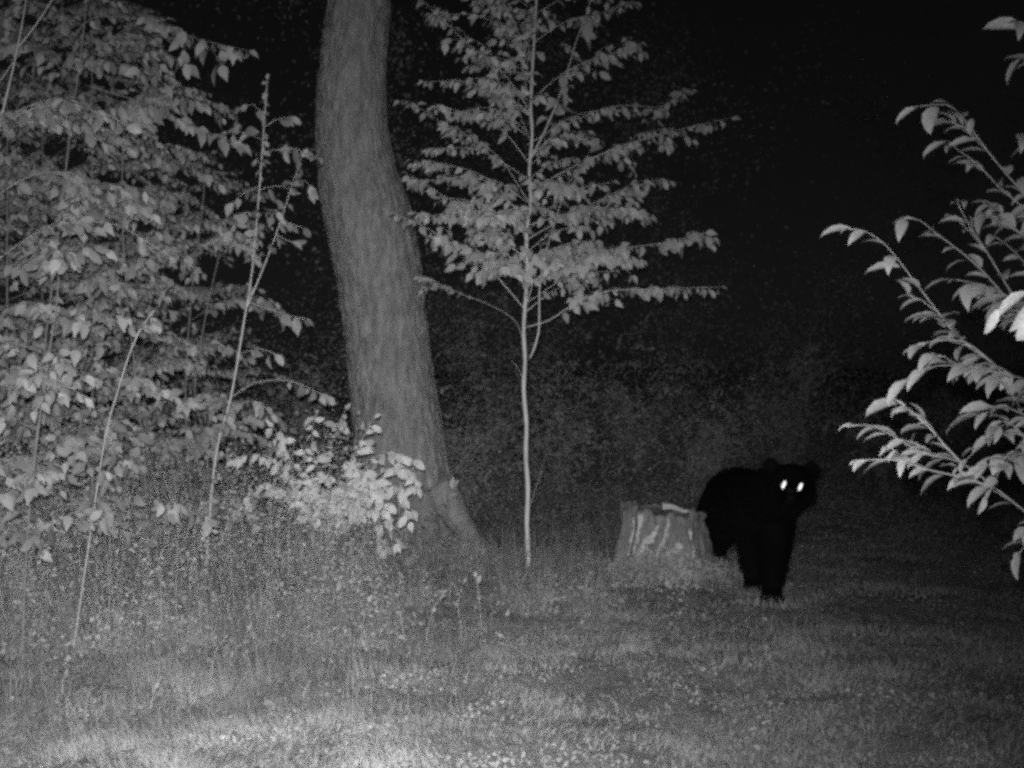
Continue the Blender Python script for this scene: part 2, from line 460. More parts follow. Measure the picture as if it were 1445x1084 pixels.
# ------------------------------------------------------------------ young tree in the middle
def young_tree():
    Y = 8.4
    b0 = at(745, 812, Y); base = Vector((b0.x, Y, gz(b0.x, Y)))
    root = empty('young_tree', base, 'slender young tree with straight pale stem and tiers of drooping leaves', 'tree')
    P = [base - UP * 0.1] + [at(x, y, Y) for x, y in ((745.5, 780), (743.5, 740), (745, 690), (742, 640), (743, 600), (739, 550), (741, 510), (739, 470), (741, 430), (744, 380), (743, 330), (749, 285), (747, 240), (751, 190), (749, 150), (753, 70), (757, 0), (764, -140), (768, -300))]
    path = smooth_path(P, 0.05)
    mb = MB(); mb.tube(path, [max(0.0035, 0.0185 - 0.0135 * (i / len(path)) ** 0.75 + 0.012 * max(0, 1 - i / 3)) + 0.0012 * math.sin(i * 1.7) for i in range(len(path))], 12)
    mb.part('trunk', M['pale_bark'], root)
    leaves = []
    B = [  # (photo polyline, radius, first leafed fraction, leaf size, twigs, depth reached at the tip)
        ([(739, 482), (726, 452), (690, 430), (640, 410), (596, 388)], .007, .62, .11, 2, 0.9),
        ([(740, 436), (708, 398), (675, 362), (640, 345), (595, 318), (558, 302)], .008, .28, .135, 6, -0.5),
        ([(741, 405), (705, 340), (662, 300), (612, 268), (572, 243)], .007, .2, .125, 6, 0.5),
        ([(742, 372), (698, 318), (650, 300), (604, 305), (585, 300)], .006, .2, .125, 6, -0.35),
        ([(744, 318), (700, 262), (655, 238), (600, 232), (580, 224)], .006, .2, .12, 4, 0.7),
        ([(746, 285), (704, 222), (656, 190), (606, 162), (578, 142)], .006, .25, .115, 4, 0.8),
        ([(748, 232), (704, 178), (662, 160), (615, 150)], .005, .3, .12, 3, -0.4),
        ([(750, 160), (708, 100), (660, 62), (622, 24), (598, 2)], .006, .25, .125, 4, -0.3),
        ([(752, 92), (722, 40), (690, -10), (660, -50)], .005, .2, .12, 4, 0.4),
        ([(742, 462), (775, 452), (806, 432), (852, 412), (925, 408), (1018, 405)], .008, .22, .125, 6, -0.45),
        ([(742, 440), (782, 410), (822, 396), (852, 392)], .006, .35, .12, 2, 0.3),
        ([(742, 405), (800, 366), (870, 352), (940, 342), (996, 328)], .008, .12, .14, 9, -0.55),
        ([(743, 372), (790, 350), (850, 360), (905, 368)], .006, .15, .14, 6, -0.8),
        ([(744, 338), (800, 306), (862, 276), (922, 256), (950, 256)], .007, .25, .125, 6, 0.4),
        ([(745, 318), (810, 300), (870, 296), (905, 300)], .006, .2, .13, 6, -0.4),
        ([(747, 270), (800, 240), (862, 212), (930, 190), (1034, 166)], .007, .2, .125, 7, -0.3),
        ([(748, 222), (800, 176), (870, 150), (935, 150), (976, 122)], .006, .3, .12, 4, 0.5),
        ([(751, 140), (800, 100), (862, 76), (902, 62)], .005, .3, .125, 4, -0.3),
        ([(753, 60), (800, 30), (850, 18), (890, 4)], .005, .3, .12, 4, 0.3),
        ([(749, 200), (720, 130), (700, 110), (690, 60)], .004, .2, .12, 4, -0.6),
        ([(742, 420), (735, 385), (715, 372), (700, 380)], .005, .2, .14, 4, -0.9),
        ([(743, 385), (760, 360), (790, 365), (800, 380)], .005, .2, .14, 4, -1.0),
        ([(744, 345), (728, 310), (700, 300), (690, 310)], .005, .2, .13, 5, -0.9),
        ([(745, 300), (760, 262), (780, 255), (800, 270)], .005, .2, .13, 4, -0.8),
    ]
    for pl, r, f0, s, tw, dy in B:
        n = len(pl)
        pts = [at(x, y, Y + dy * (i / (n - 1))) for i, (x, y) in enumerate(pl)]
        wood = MB()
        branch(wood, leaves, pts, r * .62, s * .62, s * 0.38, f0, 0.9, 0.75, int(tw * 2.0) + 2, 0.30)
        wood.part('branch', M['pale_bark'], root)
    for k in range(36):
        py = 425 - k * 14.5 + random.uniform(-10, 10); a = random.uniform(0, 6.28); L = random.uniform(.35, .75)
        p = at(744, py, Y); d = Vector((math.cos(a), math.sin(a), 0))
        wood = MB(); branch(wood, leaves, [p, p + d * L * .5 + UP * L * .3, p + d * L + UP * L * .35], .0028, .068, .05, .2, .9, .75, 4, .25)
        wood.part('branch', M['pale_bark'], root)
    # steep side stems
    for pl, r, sz, f0, dy in (([(748, 505), (760, 470), (762, 400), (775, 340), (800, 265), (832, 215)], .008, .11, .45, -.1),
                              ([(747, 228), (772, 178), (795, 120), (812, 62), (835, -5), (852, -90)], .008, .12, .15, .1),
                              ([(742, 432), (752, 400), (760, 370)], .005, .11, .6, -.1),
                              ([(741, 545), (732, 522), (718, 503)], .002, 0, 1, .1),
                              ([(748, 715), (756, 690), (765, 662)], .0022, 0, 1, -.1)):
        n = len(pl); wood = MB()
        branch(wood, leaves, [at(x, y, Y + dy * i / (n - 1)) for i, (x, y) in enumerate(pl)], r, sz, .07, f0, 0.9, 0.75, 5 if sz and r > .006 else 0, .2)
        wood.part('branch', M['pale_bark'], root)
    add_leaves(root, leaves, 'ovate', M['leaf_young'], 300)
young_tree()

# ------------------------------------------------------------------ understory saplings on the left
def sapling(px, Y, h, label, nb, blen, size, mat='leaf', lean=(0, 0), single=300, extra=(), r=.007, zmin=.3, twigs=5, group=None, name='sapling', face=.55, spacing=.5, wood_mat='dull_stem', az=None, stem=None):
    x = (px - CXP) / FPX * Y
    base = Vector((x, Y, gz(x, Y)))
    root = empty(name, base, label, 'sapling' if name == 'sapling' else 'shrub', group)
    if stem: top_path = smooth_path([base - UP * .05] + [at(a, b, Y) for a, b in stem], .08)
    else: top_path = smooth_path([base - UP * .05, base + Vector((lean[0] * .3, lean[1] * .3, h * .35)), base + Vector((lean[0] * .7, lean[1] * .7, h * .7)), base + Vector((lean[0], lean[1], h))], .08)
    mb = MB(); mb.tube(top_path, taper(len(top_path), r, .003), 7); mb.part('trunk', M[wood_mat], root)
    leaves = []
    for k in range(nb):
        wood = MB()
        u = (k + random.random()) / nb
        z = zmin + (h - zmin) * u
        i = min(range(len(top_path)), key=lambda j: abs(top_path[j].z - base.z - z)); p = top_path[i]
        a = (k * 2.4 + random.uniform(-.5, .5)) if az is None else random.uniform(*az)
        L = blen * random.uniform(.65, 1.15) * (1.1 - .45 * u)
        d = Vector((math.cos(a), math.sin(a), 0))
        rise = random.uniform(.15, .5) if name == 'sapling' else random.uniform(-.1, 1.4)
        pts = [p, p + d * L * .35 + UP * L * rise * .6, p + d * L * .7 + UP * L * rise * .7, p + d * L + UP * L * (rise * .35)]
        branch(wood, leaves, pts, r * .33, size, size * spacing, .15, .9, face, twigs, blen * .36, .08)
        wood.part('branch', M[wood_mat], root)
    for pl, rr, f0, s, tw, d0, d1 in extra:
        n = len(pl); wd = MB()
        branch(wd, leaves, [at(a, b, d0 + (d1 - d0) * i / (n - 1)) for i, (a, b) in enumerate(pl)], rr, s, (s or .1) * spacing, f0, .9, face + .2, tw, .18)
        wd.part('branch', M[wood_mat], root)
    if leaves: add_leaves(root, leaves, 'ovate', M[mat], single)
    return root

sapling(40, 6.9, 3.7, 'bushy sapling with a long leafy branch arching over at its top', 20, 1.0, .074, twigs=7, single=300, extra=[
    ([(100, 60), (130, 26), (200, 28), (280, 55), (352, 72)], .004, .1, .08, 6, 6.9, 6.7),
    ([(80, 98), (120, 86), (180, 92), (238, 110)], .004, .2, .09, 4, 6.9, 6.6),
    ([(120, 120), (200, 145), (290, 186), (340, 205)], .004, .3, .10, 3, 6.9, 6.7),
    ([(240, 40), (256, 62), (262, 90)], .002, .4, .13, 0, 6.7, 6.6), ([(280, 55), (300, 72), (312, 92)], .002, .4, .13, 0, 6.7, 6.6)],
    stem=[(45, 700), (60, 520), (80, 350), (100, 180), (116, 60), (124, -30), (130, -200)])
sapling(200, 7.6, 2.9, 'bushy sapling with broad pointed leaves between the forked sapling and the bare stem', 19, .95, .072, twigs=7, single=300, stem=[(205, 680), (190, 520), (178, 400), (172, 280), (176, 160)])
sapling(-60, 6.1, 3.3, 'leafy sapling with tall pale forked bare shoots above its drooping leaves', wood_mat='stem', nb=18, blen=1.0, size=.072, twigs=6, single=300, extra=[
    ([(-35, 330), (-5, 195), (22, 80), (40, -20), (50, -120)], .008, 1, 0, 0, 6.2, 6.1), ([(26, 66), (50, 36), (78, -8), (100, -60)], .004, 1, 0, 0, 6.1, 6.1),
    ([(20, 86), (2, 112), (-14, 136)], .003, 1, 0, 0, 6.1, 6.0)], stem=[(-55, 760), (-45, 560), (-35, 330), (-30, 200)])
sapling(285, 8.4, 2.5, 'smaller leafy sapling standing close behind the forked sapling', 13, .85, .070, twigs=6, single=250, stem=[(270, 700), (262, 560), (270, 420), (285, 300), (290, 240)])
sapling(30, 5.9, 2.0, 'short leafy sapling in front of the thicket with large hanging leaves', 12, .75, .080, twigs=5, single=250, zmin=.5, stem=[(40, 740), (60, 560), (80, 430), (84, 360)])
sapling(60, 9.4, 4.2, 'tall dense sapling deep inside the thicket behind the bare shoots', 44, 1.4, .052, twigs=13, single=0, r=.010, zmin=.1)
sapling(230, 10.2, 3.2, 'dense sapling at the back of the thicket next to the thick trunk', 34, 1.1, .052, twigs=13, single=0, r=.010, zmin=.1)
sapling(-120, 8.6, 4.4, 'dense tall sapling at the outer end of the thicket', 36, 1.3, .052, twigs=13, single=0, r=.010, zmin=.1)
sapling(130, 8.0, 3.6, 'dense small leaved sapling filling the middle of the thicket behind the bare whip', 26, 1.1, .052, single=0, r=.008, zmin=.1, twigs=12)
sapling(10, 7.7, 3.2, 'dense small leaved sapling behind the tall pale bare shoots', 24, 1.05, .052, single=0, r=.008, zmin=.1, twigs=12)
# forked slender sapling beside the thick trunk
sapling(286, 7.2, 0, 'slender forked sapling with pale stem and sparse leaves next to the thick trunk', 0, 0, .1, wood_mat='stem', r=.0085, spacing=.62, extra=[
    ([(347, 437), (374, 372), (398, 306), (415, 252), (426, 222)], .0055, .35, .08, 0, 7.2, 7.1),
    ([(367, 262), (372, 190), (376, 130), (377, 112)], .002, .1, .06, 1, 7.2, 7.19), ([(346, 440), (356, 380), (365, 285)], .002, .2, .06, 2, 7.2, 7.19),
    ([(374, 165), (358, 148), (340, 152)], .002, .3, .09, 0, 7.2, 7.1), ([(373, 180), (392, 168), (408, 166)], .002, .3, .09, 0, 7.2, 7.2),
    ([(372, 198), (340, 186), (308, 190)], .002, .3, .09, 1, 7.2, 7.0), ([(370, 215), (408, 210), (448, 222)], .0025, .25, .09, 1, 7.2, 7.1),
    ([(368, 262), (345, 272), (330, 286)], .002, .3, .09, 0, 7.2, 7.1), ([(367, 268), (390, 262), (412, 268)], .002, .3, .09, 0, 7.2, 7.3),
    ([(362, 305), (345, 300), (322, 330)], .002, .3, .09, 1, 7.2, 7.1), ([(357, 362), (340, 345), (318, 352)], .002, .3, .09, 0, 7.2, 7.2),
    ([(348, 425), (388, 440), (432, 452)], .0025, .35, .095, 1, 7.2, 7.1), ([(336, 500), (366, 492), (388, 500)], .002, .3, .09, 0, 7.2, 7.1),
    ([(328, 560), (360, 540), (410, 538), (462, 560)], .003, .6, .09, 1, 7.2, 7.1), ([(322, 575), (358, 566), (384, 585)], .002, .3, .09, 1, 7.2, 7.0),
    ([(415, 254), (432, 256), (442, 268)], .0018, .4, .08, 0, 7.1, 7.0), ([(404, 292), (390, 296), (384, 306)], .0018, .3, .1, 0, 7.1, 7.0),
    ([(396, 312), (412, 316), (428, 322)], .0018, .3, .08, 0, 7.1, 7.1), ([(390, 330), (402, 338), (414, 342)], .0018, .3, .08, 0, 7.1, 7.1)],
    stem=[(303, 655), (326, 560), (345, 450), (356, 380), (365, 280), (372, 185), (377, 116)])
# thin whip
sapling(100, 6.15, 0, 'thin bare pale whip rising from the grass in front of the thicket', 0, 0, .1, wood_mat='stem', r=.0042, stem=[(106, 900), (125, 770), (148, 620), (165, 556), (187, 488), (206, 453), (218, 438)],
        extra=[([(150, 610), (165, 640), (185, 655)], .0015, .5, .09, 0, 6.15, 6.1), ([(206, 453), (212, 446), (220, 452)], .0012, .4, .09, 0, 6.15, 6.1)])
sapling(305, 8.0, 0, 'very thin whip with few leaves close to the forked sapling', 0, 0, .1, r=.004, stem=[(292, 640), (275, 560), (286, 470), (300, 400), (312, 350)],
        extra=[([(286, 470), (275, 455), (262, 462)], .0015, .3, .09, 0, 8, 7.9)])

# ------------------------------------------------------------------ pale low bush in front of the thick trunk
def low_bush():
    Y = 7.6; x = (455 - CXP) / FPX * Y
    base = Vector((x, Y, gz(x, Y)))
    root = empty('low_bush', base, 'low bush with clusters of bright pale leaves in front of the thick trunk', 'shrub')
    lv = []
    tips = [[(440, 700), (405, 640), (385, 602)], [(452, 690), (440, 620), (446, 584)], [(462, 690), (470, 620), (488, 578)], [(466, 700), (500, 640), (528, 590)],
            [(470, 700), (520, 650), (560, 640), (586, 652)], [(476, 720), (530, 672), (572, 660), (590, 690)], [(470, 730), (505, 690), (530, 710), (540, 778)],
            [(470, 740), (500, 690), (490, 700), (478, 750)], [(478, 740), (520, 690), (560, 690), (578, 738)], [(474, 720), (510, 676), (536, 700), (562, 770)],
            [(440, 740), (400, 690), (360, 690), (330, 730)], [(440, 730), (400, 660), (360, 640), (330, 650)], [(470, 720), (505, 680), (515, 690), (520, 720)], [(466, 720), (495, 690), (500, 700), (505, 730)],
            [(470, 720), (508, 670), (530, 680), (545, 720)]]
    for pl in tips:
        wd = MB(); dy = random.uniform(-.5, .1)
        pts = [base, at(pl[0][0], pl[0][1] + 20, Y)] + [at(a, b, Y + dy * (i + 1) / len(pl)) for i, (a, b) in enumerate(pl)]
        branch(wd, lv, pts, .004, .082, .038, .40, .7, 1.2, 5, .18)
        wd.part('branch', M['stem'], root)
    add_leaves(root, lv, 'ovate', M['leaf_bright'], 300)
low_bush()

def shoot(px, py, Y, pl, label, size=.06, r=.003, name='seedling', mat='weed', group=None, lf0=.5):
    x = (px - CXP) / FPX * Y
    base = Vector((x, Y, gz(x, Y)))
    root = empty(name, base, label, name.replace('_', ' '), group)
    wd = MB(); lv = []
    pts = smooth_path([base - UP * .02] + [at(a, b, Y) for a, b in pl], .04)
    wd.tube(pts, taper(len(pts), r, .0012), 5); wd.part('stem', M['stem'], root)
    if size: leaf_run(lv, pts, size, size * .6, lf0, .3, .8)
    if lv: add_leaves(root, lv, 'ovate', M[mat], 60)
    return root
shoot(597, 800, 8.9, [(592, 742), (612, 722), (632, 703)], 'bent twig seedling with one leaf at the foot of the thick trunk', .09, .004, lf0=.35)
shoot(640, 760, 9.4, [(648, 735), (642, 708), (640, 690)], 'small pale sprout on the root flare of the thick trunk', .11, .003, mat='leaf_bright', lf0=.6)
WG = 'small weeds scattered in the clearing'
for px, py, Y, pl in ((573, 918, 6.3, [(568, 885), (562, 845), (566, 815)]), (680, 900, 6.5, [(678, 870), (676, 838), (672, 815)]), (655, 905, 6.6, [(650, 880), (646, 850), (655, 822)]),
                      (600, 925, 6.2, [(604, 890), (612, 860), (625, 838)]), (520, 905, 6.3, [(512, 880), (520, 850)]), (350, 925, 6.0, [(346, 905), (350, 890)]),
                      (300, 960, 5.6, [(302, 925), (318, 900)]), (272, 1000, 5.1, [(268, 975), (272, 955)]), (210, 1010, 5.0, [(214, 990), (220, 972)]),
                      (90, 985, 5.2, [(88, 965), (92, 952)]), (430, 1000, 5.1, [(428, 980), (436, 965)]), (770, 870, 7.0, [(766, 850), (760, 830)]), (830, 850, 7.3, [(826, 830), (832, 810)])):
    shoot(px, py, Y, pl, 'small weed with a thin pale stalk growing in the short grass', random.uniform(.03, .05), .0028, 'weed', 'grass', WG)

# ------------------------------------------------------------------ stump
def stump():
    C = Vector((1.045, 8.56, 0)); C.z = gz(C.x, C.y)
    root = empty('tree_stump', C, 'low weathered tree stump with pale bare streaks beside the bear', 'stump')
    n = 120; H = .35; rows = 44
    mb = MB()
    def rad(a, u):
        ca, sa = math.cos(a), math.sin(a)
        fl = .10 * (1 - u) ** 2.6
        but = .030 * (1 - u * .55) * math.cos(7 * a + 1.1 + 1.2 * (1 - u)) + .018 * math.cos(11 * a + .3)
        return .285 + fl + but * (.7 + .4 * (1 - u)) + .020 * mnoise.noise((ca * 2, sa * 2, u * 1.5)) + .022 * mnoise.noise((ca * 8, sa * 8, u * 3)) + .013 * mnoise.noise((ca * 19, sa * 19, u * 8)) - .055 * max(0, .35 - abs(mnoise.noise((ca * 6.5 + .3 * u, sa * 6.5, u * .8 + 4))) * 2.2)
    def top(a): return H + .035 * mnoise.noise((math.cos(a) * 2.2, math.sin(a) * 2.2, 5)) + .045 * mnoise.noise((math.cos(a) * 6, math.sin(a) * 6, 1)) + .012 * mnoise.noise((math.cos(a) * 19, math.sin(a) * 19, 1)) - .02 * math.cos(a)
    for i in range(rows):
        u = i / (rows - 1)
        for k in range(n):
            a = 2 * math.pi * k / n; r = rad(a, u)
            mb.v.append(C + Vector((math.cos(a) * r, math.sin(a) * r, -.06 + (top(a) + .06) * u)))
    for i in range(rows - 1):
        for k in range(n):
            k2 = (k + 1) % n; mb.f.append((i * n + k, i * n + k2, (i + 1) * n + k2, (i + 1) * n + k))
    mb.part('bark', M['stump_bark'], root)
    tp = MB(); m = 12
    for j in range(m + 1):
        s = 1 - j / m * .97
        for k in range(n):
            a = 2 * math.pi * k / n; r = rad(a, 1) * s * .985
            x, y = math.cos(a) * r, math.sin(a) * r
            tp.v.append(C + Vector((x, y, top(a) * s + H * (1 - s) + .022 * mnoise.noise((x * 9, y * 9, 2)) * min(1, j / 2) - .006 - .02 * min(1, j / 3))))
    for j in range(m):
        for k in range(n):
            k2 = (k + 1) % n; tp.f.append((j * n + k, j * n + k2, (j + 1) * n + k2, (j + 1) * n + k))
    tp.f.append(tuple(m * n + k for k in range(n)))
    tp.part('cut_face', M['cut_wood'], root)
    # strips where the bark has come off: proud ribs of bare wood
    def strip(a0, u0, a1, u1, wid, name='bare_strip'):
        s = MB(); N = 30
        for i in range(N):
            t = i / (N - 1); u = u0 + (u1 - u0) * t; a = a0 + (a1 - a0) * t + .03 * math.sin(5 * t + a0)
            w_ = wid * (.45 + .55 * math.sin(math.pi * min(1, .12 + t * .8))) * (1 + .9 * mnoise.noise((t * 7, a0 * 5, 0)))
            for q, pr in ((-1, -.012), (-.55, .004), (0, .008), (.55, .004), (1, -.012)):
                aa = a + q * w_ / .3 + .035 * mnoise.noise((t * 11, q * 3, a0)); r = rad(aa, u) + pr + .010 * mnoise.noise((t * 9, q * 2, a0 * 3))
                s.v.append(C + Vector((math.cos(aa) * r, math.sin(aa) * r, -.06 + (top(aa) + .06) * u)))
        for i in range(N - 1):
            for k in range(4): s.f.append((i * 5 + k, i * 5 + k + 1, i * 5 + k + 6, i * 5 + k + 5))
        s.part(name, M['bare_wood'], root)
    D = -math.pi / 2 - .12    # direction of the clearing
    strip(D - .66, .30, D - .56, .95, .026)
    strip(D - .50, .26, D - .14, .84, .036)
    strip(D - .10, .32, D + .10, .80, .022)
    strip(D + .28, .36, D + .36, .56, .030)
    strip(D + .62, .30, D + .66, .78, .016)
    strip(D + .02, .55, D + .14, .92, .014)
    strip(D - .92, .25, D - .84, .85, .015)
    # splintered slab left standing proud of the cut
    s = MB()
    a, b = C + Vector((-.02, -.12, H + .035)), C + Vector((.17, -.10, H - .005))
    pts = smooth_path([a, a.lerp(b, .35) + UP * .012, a.lerp(b, .7), b], .02)
    N = len(pts)
    for i, p in enumerate(pts):
        t = i / (N - 1); h = .020 * (1 - .55 * t) + .005 * mnoise.noise((i * .9, 0, 0)); ww = .035 * (1 - .3 * t)
        for dx, dz in ((-ww, -h), (-ww * .8, h), (ww * .3, h * 1.3), (ww, h * .4), (ww, -h)):
            s.v.append(p + Vector((0, dx, dz)))
    for i in range(N - 1):
        for k in range(5):
            k2 = (k + 1) % 5; s.f.append((i * 5 + k, i * 5 + k2, (i + 1) * 5 + k2, (i + 1) * 5 + k))
    s.f.append((0, 1, 2, 3, 4)); s.f.append(tuple((N - 1) * 5 + k for k in range(5)))
    s.part('splinter', M['bare_wood'], root, False)
stump()

# ------------------------------------------------------------------ black bear
def bear():
    base = Vector((1.57, 8.0, gz(1.57, 8.0)))
    root = empty('black_bear', base, 'black bear with shining eyes standing beside the stump facing the clearing', 'bear')
    bm = bmesh.new()
    def ball(c, r, sc_=(1, 1, 1), rot=None):
        m = Matrix.Translation(c) @ (rot or Matrix()) @ Matrix.Diagonal((r * sc_[0], r * sc_[1], r * sc_[2], 1))
        bmesh.ops.create_icosphere(bm, subdivisions=3, radius=1.0, matrix=m)
    def limb(pts, rad):
        for (p, q, a, b) in zip(pts, pts[1:], rad, rad[1:]):
            p, q = Vector(p), Vector(q); n = max(2, int((q - p).length / .022))
            for i in range(n + 1):
                t = i / n; ball(p.lerp(q, t), a + (b - a) * t)
    limb([(1.585, 8.78, .475), (1.58, 8.45, .49), (1.575, 8.1, .485), (1.57, 7.82, .50)], [.225, .235, .225, .205])
    ball(Vector((1.57, 7.78, .60)), .145, (1.15, 1.1, 1))                    # shoulders
    limb([(1.58, 7.75, .58), (1.62, 7.5, .64), (1.665, 7.34, .70)], [.185, .155, .125])   # neck
    f = Vector((-.225, -.974, 0)); s = Vector((.974, -.225, -.06)).normalized(); hc = Vector((1.648, 7.30, .715))
    rot = Matrix.Rotation(math.atan2(f.x, -f.y), 4, 'Z')
    ball(hc, .125, (1.02, 1.02, .90), rot)
    ball(hc + f * .06 - UP * .02, .098, (1, 1, .85), rot)
    ball(hc - UP * .05 + s * .065, .075); ball(hc - UP * .05 - s * .065, .075)   # cheeks
    limb([hc + f * .10 - UP * .035, hc + f * .175 - UP * .062, hc + f * .235 - UP * .075], [.066, .052, .042])   # muzzle
    limb([hc + f * .09 - UP * .08, hc + f * .20 - UP * .102], [.05, .03])    # jaw
    for sg in (-1, 1):                                                       # ears
        e = hc + s * .118 * sg + UP * .097 - f * .02
        ball(e, .047, (1, .45, 1.05), rot); ball(e - UP * .03 - s * .015 * sg, .04, (1, .6, 1), rot)
    # fore legs: one planted, one a step ahead
    limb([(1.51, 7.80, .46), (1.525, 7.88, .28), (1.535, 7.90, .11), (1.535, 7.88, .055)], [.125, .088, .066, .06])
    limb([(1.64, 7.72, .46), (1.62, 7.60, .28), (1.57, 7.44, .12), (1.555, 7.40, .06)], [.125, .088, .066, .06])
    # hind legs with knee forward and hock back
    for x0, dy in ((1.49, 0), (1.69, -.12)):
        limb([(x0, 8.78 + dy, .42), (x0 - .02, 8.62 + dy, .27), (x0 - .03, 8.82 + dy, .14), (x0 - .03, 8.80 + dy, .06)], [.165, .095, .058, .052])
    def paw(x, y):
        z = gz(x, y)
        ball(Vector((x, y, z + .042)), .068, (1, 1.25, .62))
        for q in (-1.5, -.5, .5, 1.5):
            ball(Vector((x + q * .031, y - .075 + abs(q) * .012, z + .03)), .026, (1, 1.3, .95))
    for x, y in ((1.535, 7.83), (1.545, 7.345), (1.46, 8.75), (1.66, 8.63)): paw(x, y)
    ball(Vector((1.585, 9.02, .53)), .05, (1, 1, 1.4))                        # tail
    me = bpy.data.meshes.new('tmp'); bm.to_mesh(me); bm.free()
    tmp = bpy.data.objects.new('tmp', me); COL.objects.link(tmp)
    md = tmp.modifiers.new('r', 'REMESH'); md.mode = 'VOXEL'; md.voxel_size = .013
    ms = tmp.modifiers.new('s', 'SMOOTH'); ms.factor = .5; ms.iterations = 7
    dg = bpy.context.evaluated_depsgraph_get()
    body = bpy.data.meshes.new_from_object(tmp.evaluated_get(dg))
    bpy.data.objects.remove(tmp, do_unlink=True)
    body.name = 'body'; body.transform(Matrix.Translation(-base)); body.materials.clear(); body.materials.append(M['fur']); body.shade_smooth()
    link('body', body, root)
    # fur: thin tufts lying back along the coat
    N = len(body.polygons); area = np.empty(N); cen = np.empty(N * 3); nor = np.empty(N * 3)
    body.polygons.foreach_get('area', area); body.polygons.foreach_get('center', cen); body.polygons.foreach_get('normal', nor)
    cen = cen.reshape(-1, 3); nor = nor.reshape(-1, 3)
    ix = rng.choice(N, 34000, p=area / area.sum())
    hcl = np.array(hc + f * .15 - base)
    far = np.linalg.norm(cen[ix] - hcl, axis=1)
    for q in ((1106, 684), (1129.5, 687)):
        ec = np.array(at(q[0], q[1], 7.12) - base); ix = ix[np.linalg.norm(cen[ix] - ec, axis=1) > .045]
    far = np.linalg.norm(cen[ix] - hcl, axis=1)
    ln = np.where(far < .16, .008, np.where(cen[ix][:, 2] < .12, .016, .034)) * rng.uniform(.5, 1.25, len(ix))
    d = nor[ix] * .55 + np.array((.05, .45, -.55)) + rng.normal(0, .25, (len(ix), 3))
    d /= np.linalg.norm(d, axis=1)[:, None]
    sd = np.cross(d, nor[ix] + rng.normal(0, .3, (len(ix), 3))); sd /= np.linalg.norm(sd, axis=1)[:, None] + 1e-9
    p = cen[ix] + rng.normal(0, .004, (len(ix), 3)) - nor[ix] * .004
    wv = .0028
    V = np.stack([p - sd * wv, p + sd * wv, p + d * ln[:, None]], 1).reshape(-1, 3)
    F = np.arange(len(V), dtype=np.int32).reshape(-1, 3)
    tag(link('fur', np_mesh('fur', V, F, M['fur']), root), kind='stuff')
    # brownish muzzle patch, nose
    def blob(name, c, r, sc_, mat, parent=root, seg=16):
        b = bmesh.new(); bmesh.ops.create_uvsphere(b, u_segments=seg, v_segments=10, radius=1.0, matrix=rot @ Matrix.Diagonal((r * sc_[0], r * sc_[1], r * sc_[2], 1)))
        m = bpy.data.meshes.new(name); b.to_mesh(m); b.free(); m.materials.append(mat); m.shade_smooth()
        return link(name, m, parent, c - base)
    blob('muzzle', hc + f * .172 - UP * .055, .058, (.66, 1.35, .8), M['muzzle'])
    blob('nose', hc + f * .272 - UP * .063, .022, (1.1, .6, .8), M['nose'])
    # eyes: shallow reflecting lenses looking at the clearing's edge where the trail camera hangs
    for px, py in ((1106, 684), (1129.5, 687)):
        e = at(px, py, 7.108)
        look = (Vector((0, 0, CAMZ + .03)) - e).normalized()
        b = bmesh.new()
        bmesh.ops.create_uvsphere(b, u_segments=20, v_segments=12, radius=1.0, matrix=Matrix.Diagonal((.0130, .0270, .0020, 1)))
        bmesh.ops.rotate(b, cent=(0, 0, 0), matrix=Matrix.Rotation(R(-22), 3, 'Z'), verts=b.verts)
        q = look.to_track_quat('Z', 'Y').to_matrix()
        bmesh.ops.rotate(b, cent=(0, 0, 0), matrix=q, verts=b.verts)
        m = bpy.data.meshes.new('eye'); b.to_mesh(m); b.free(); m.materials.append(M['eye']); m.shade_smooth()
        o = link('eye', m, root, e - base)
        o['label'] = 'shining eye'
bear()

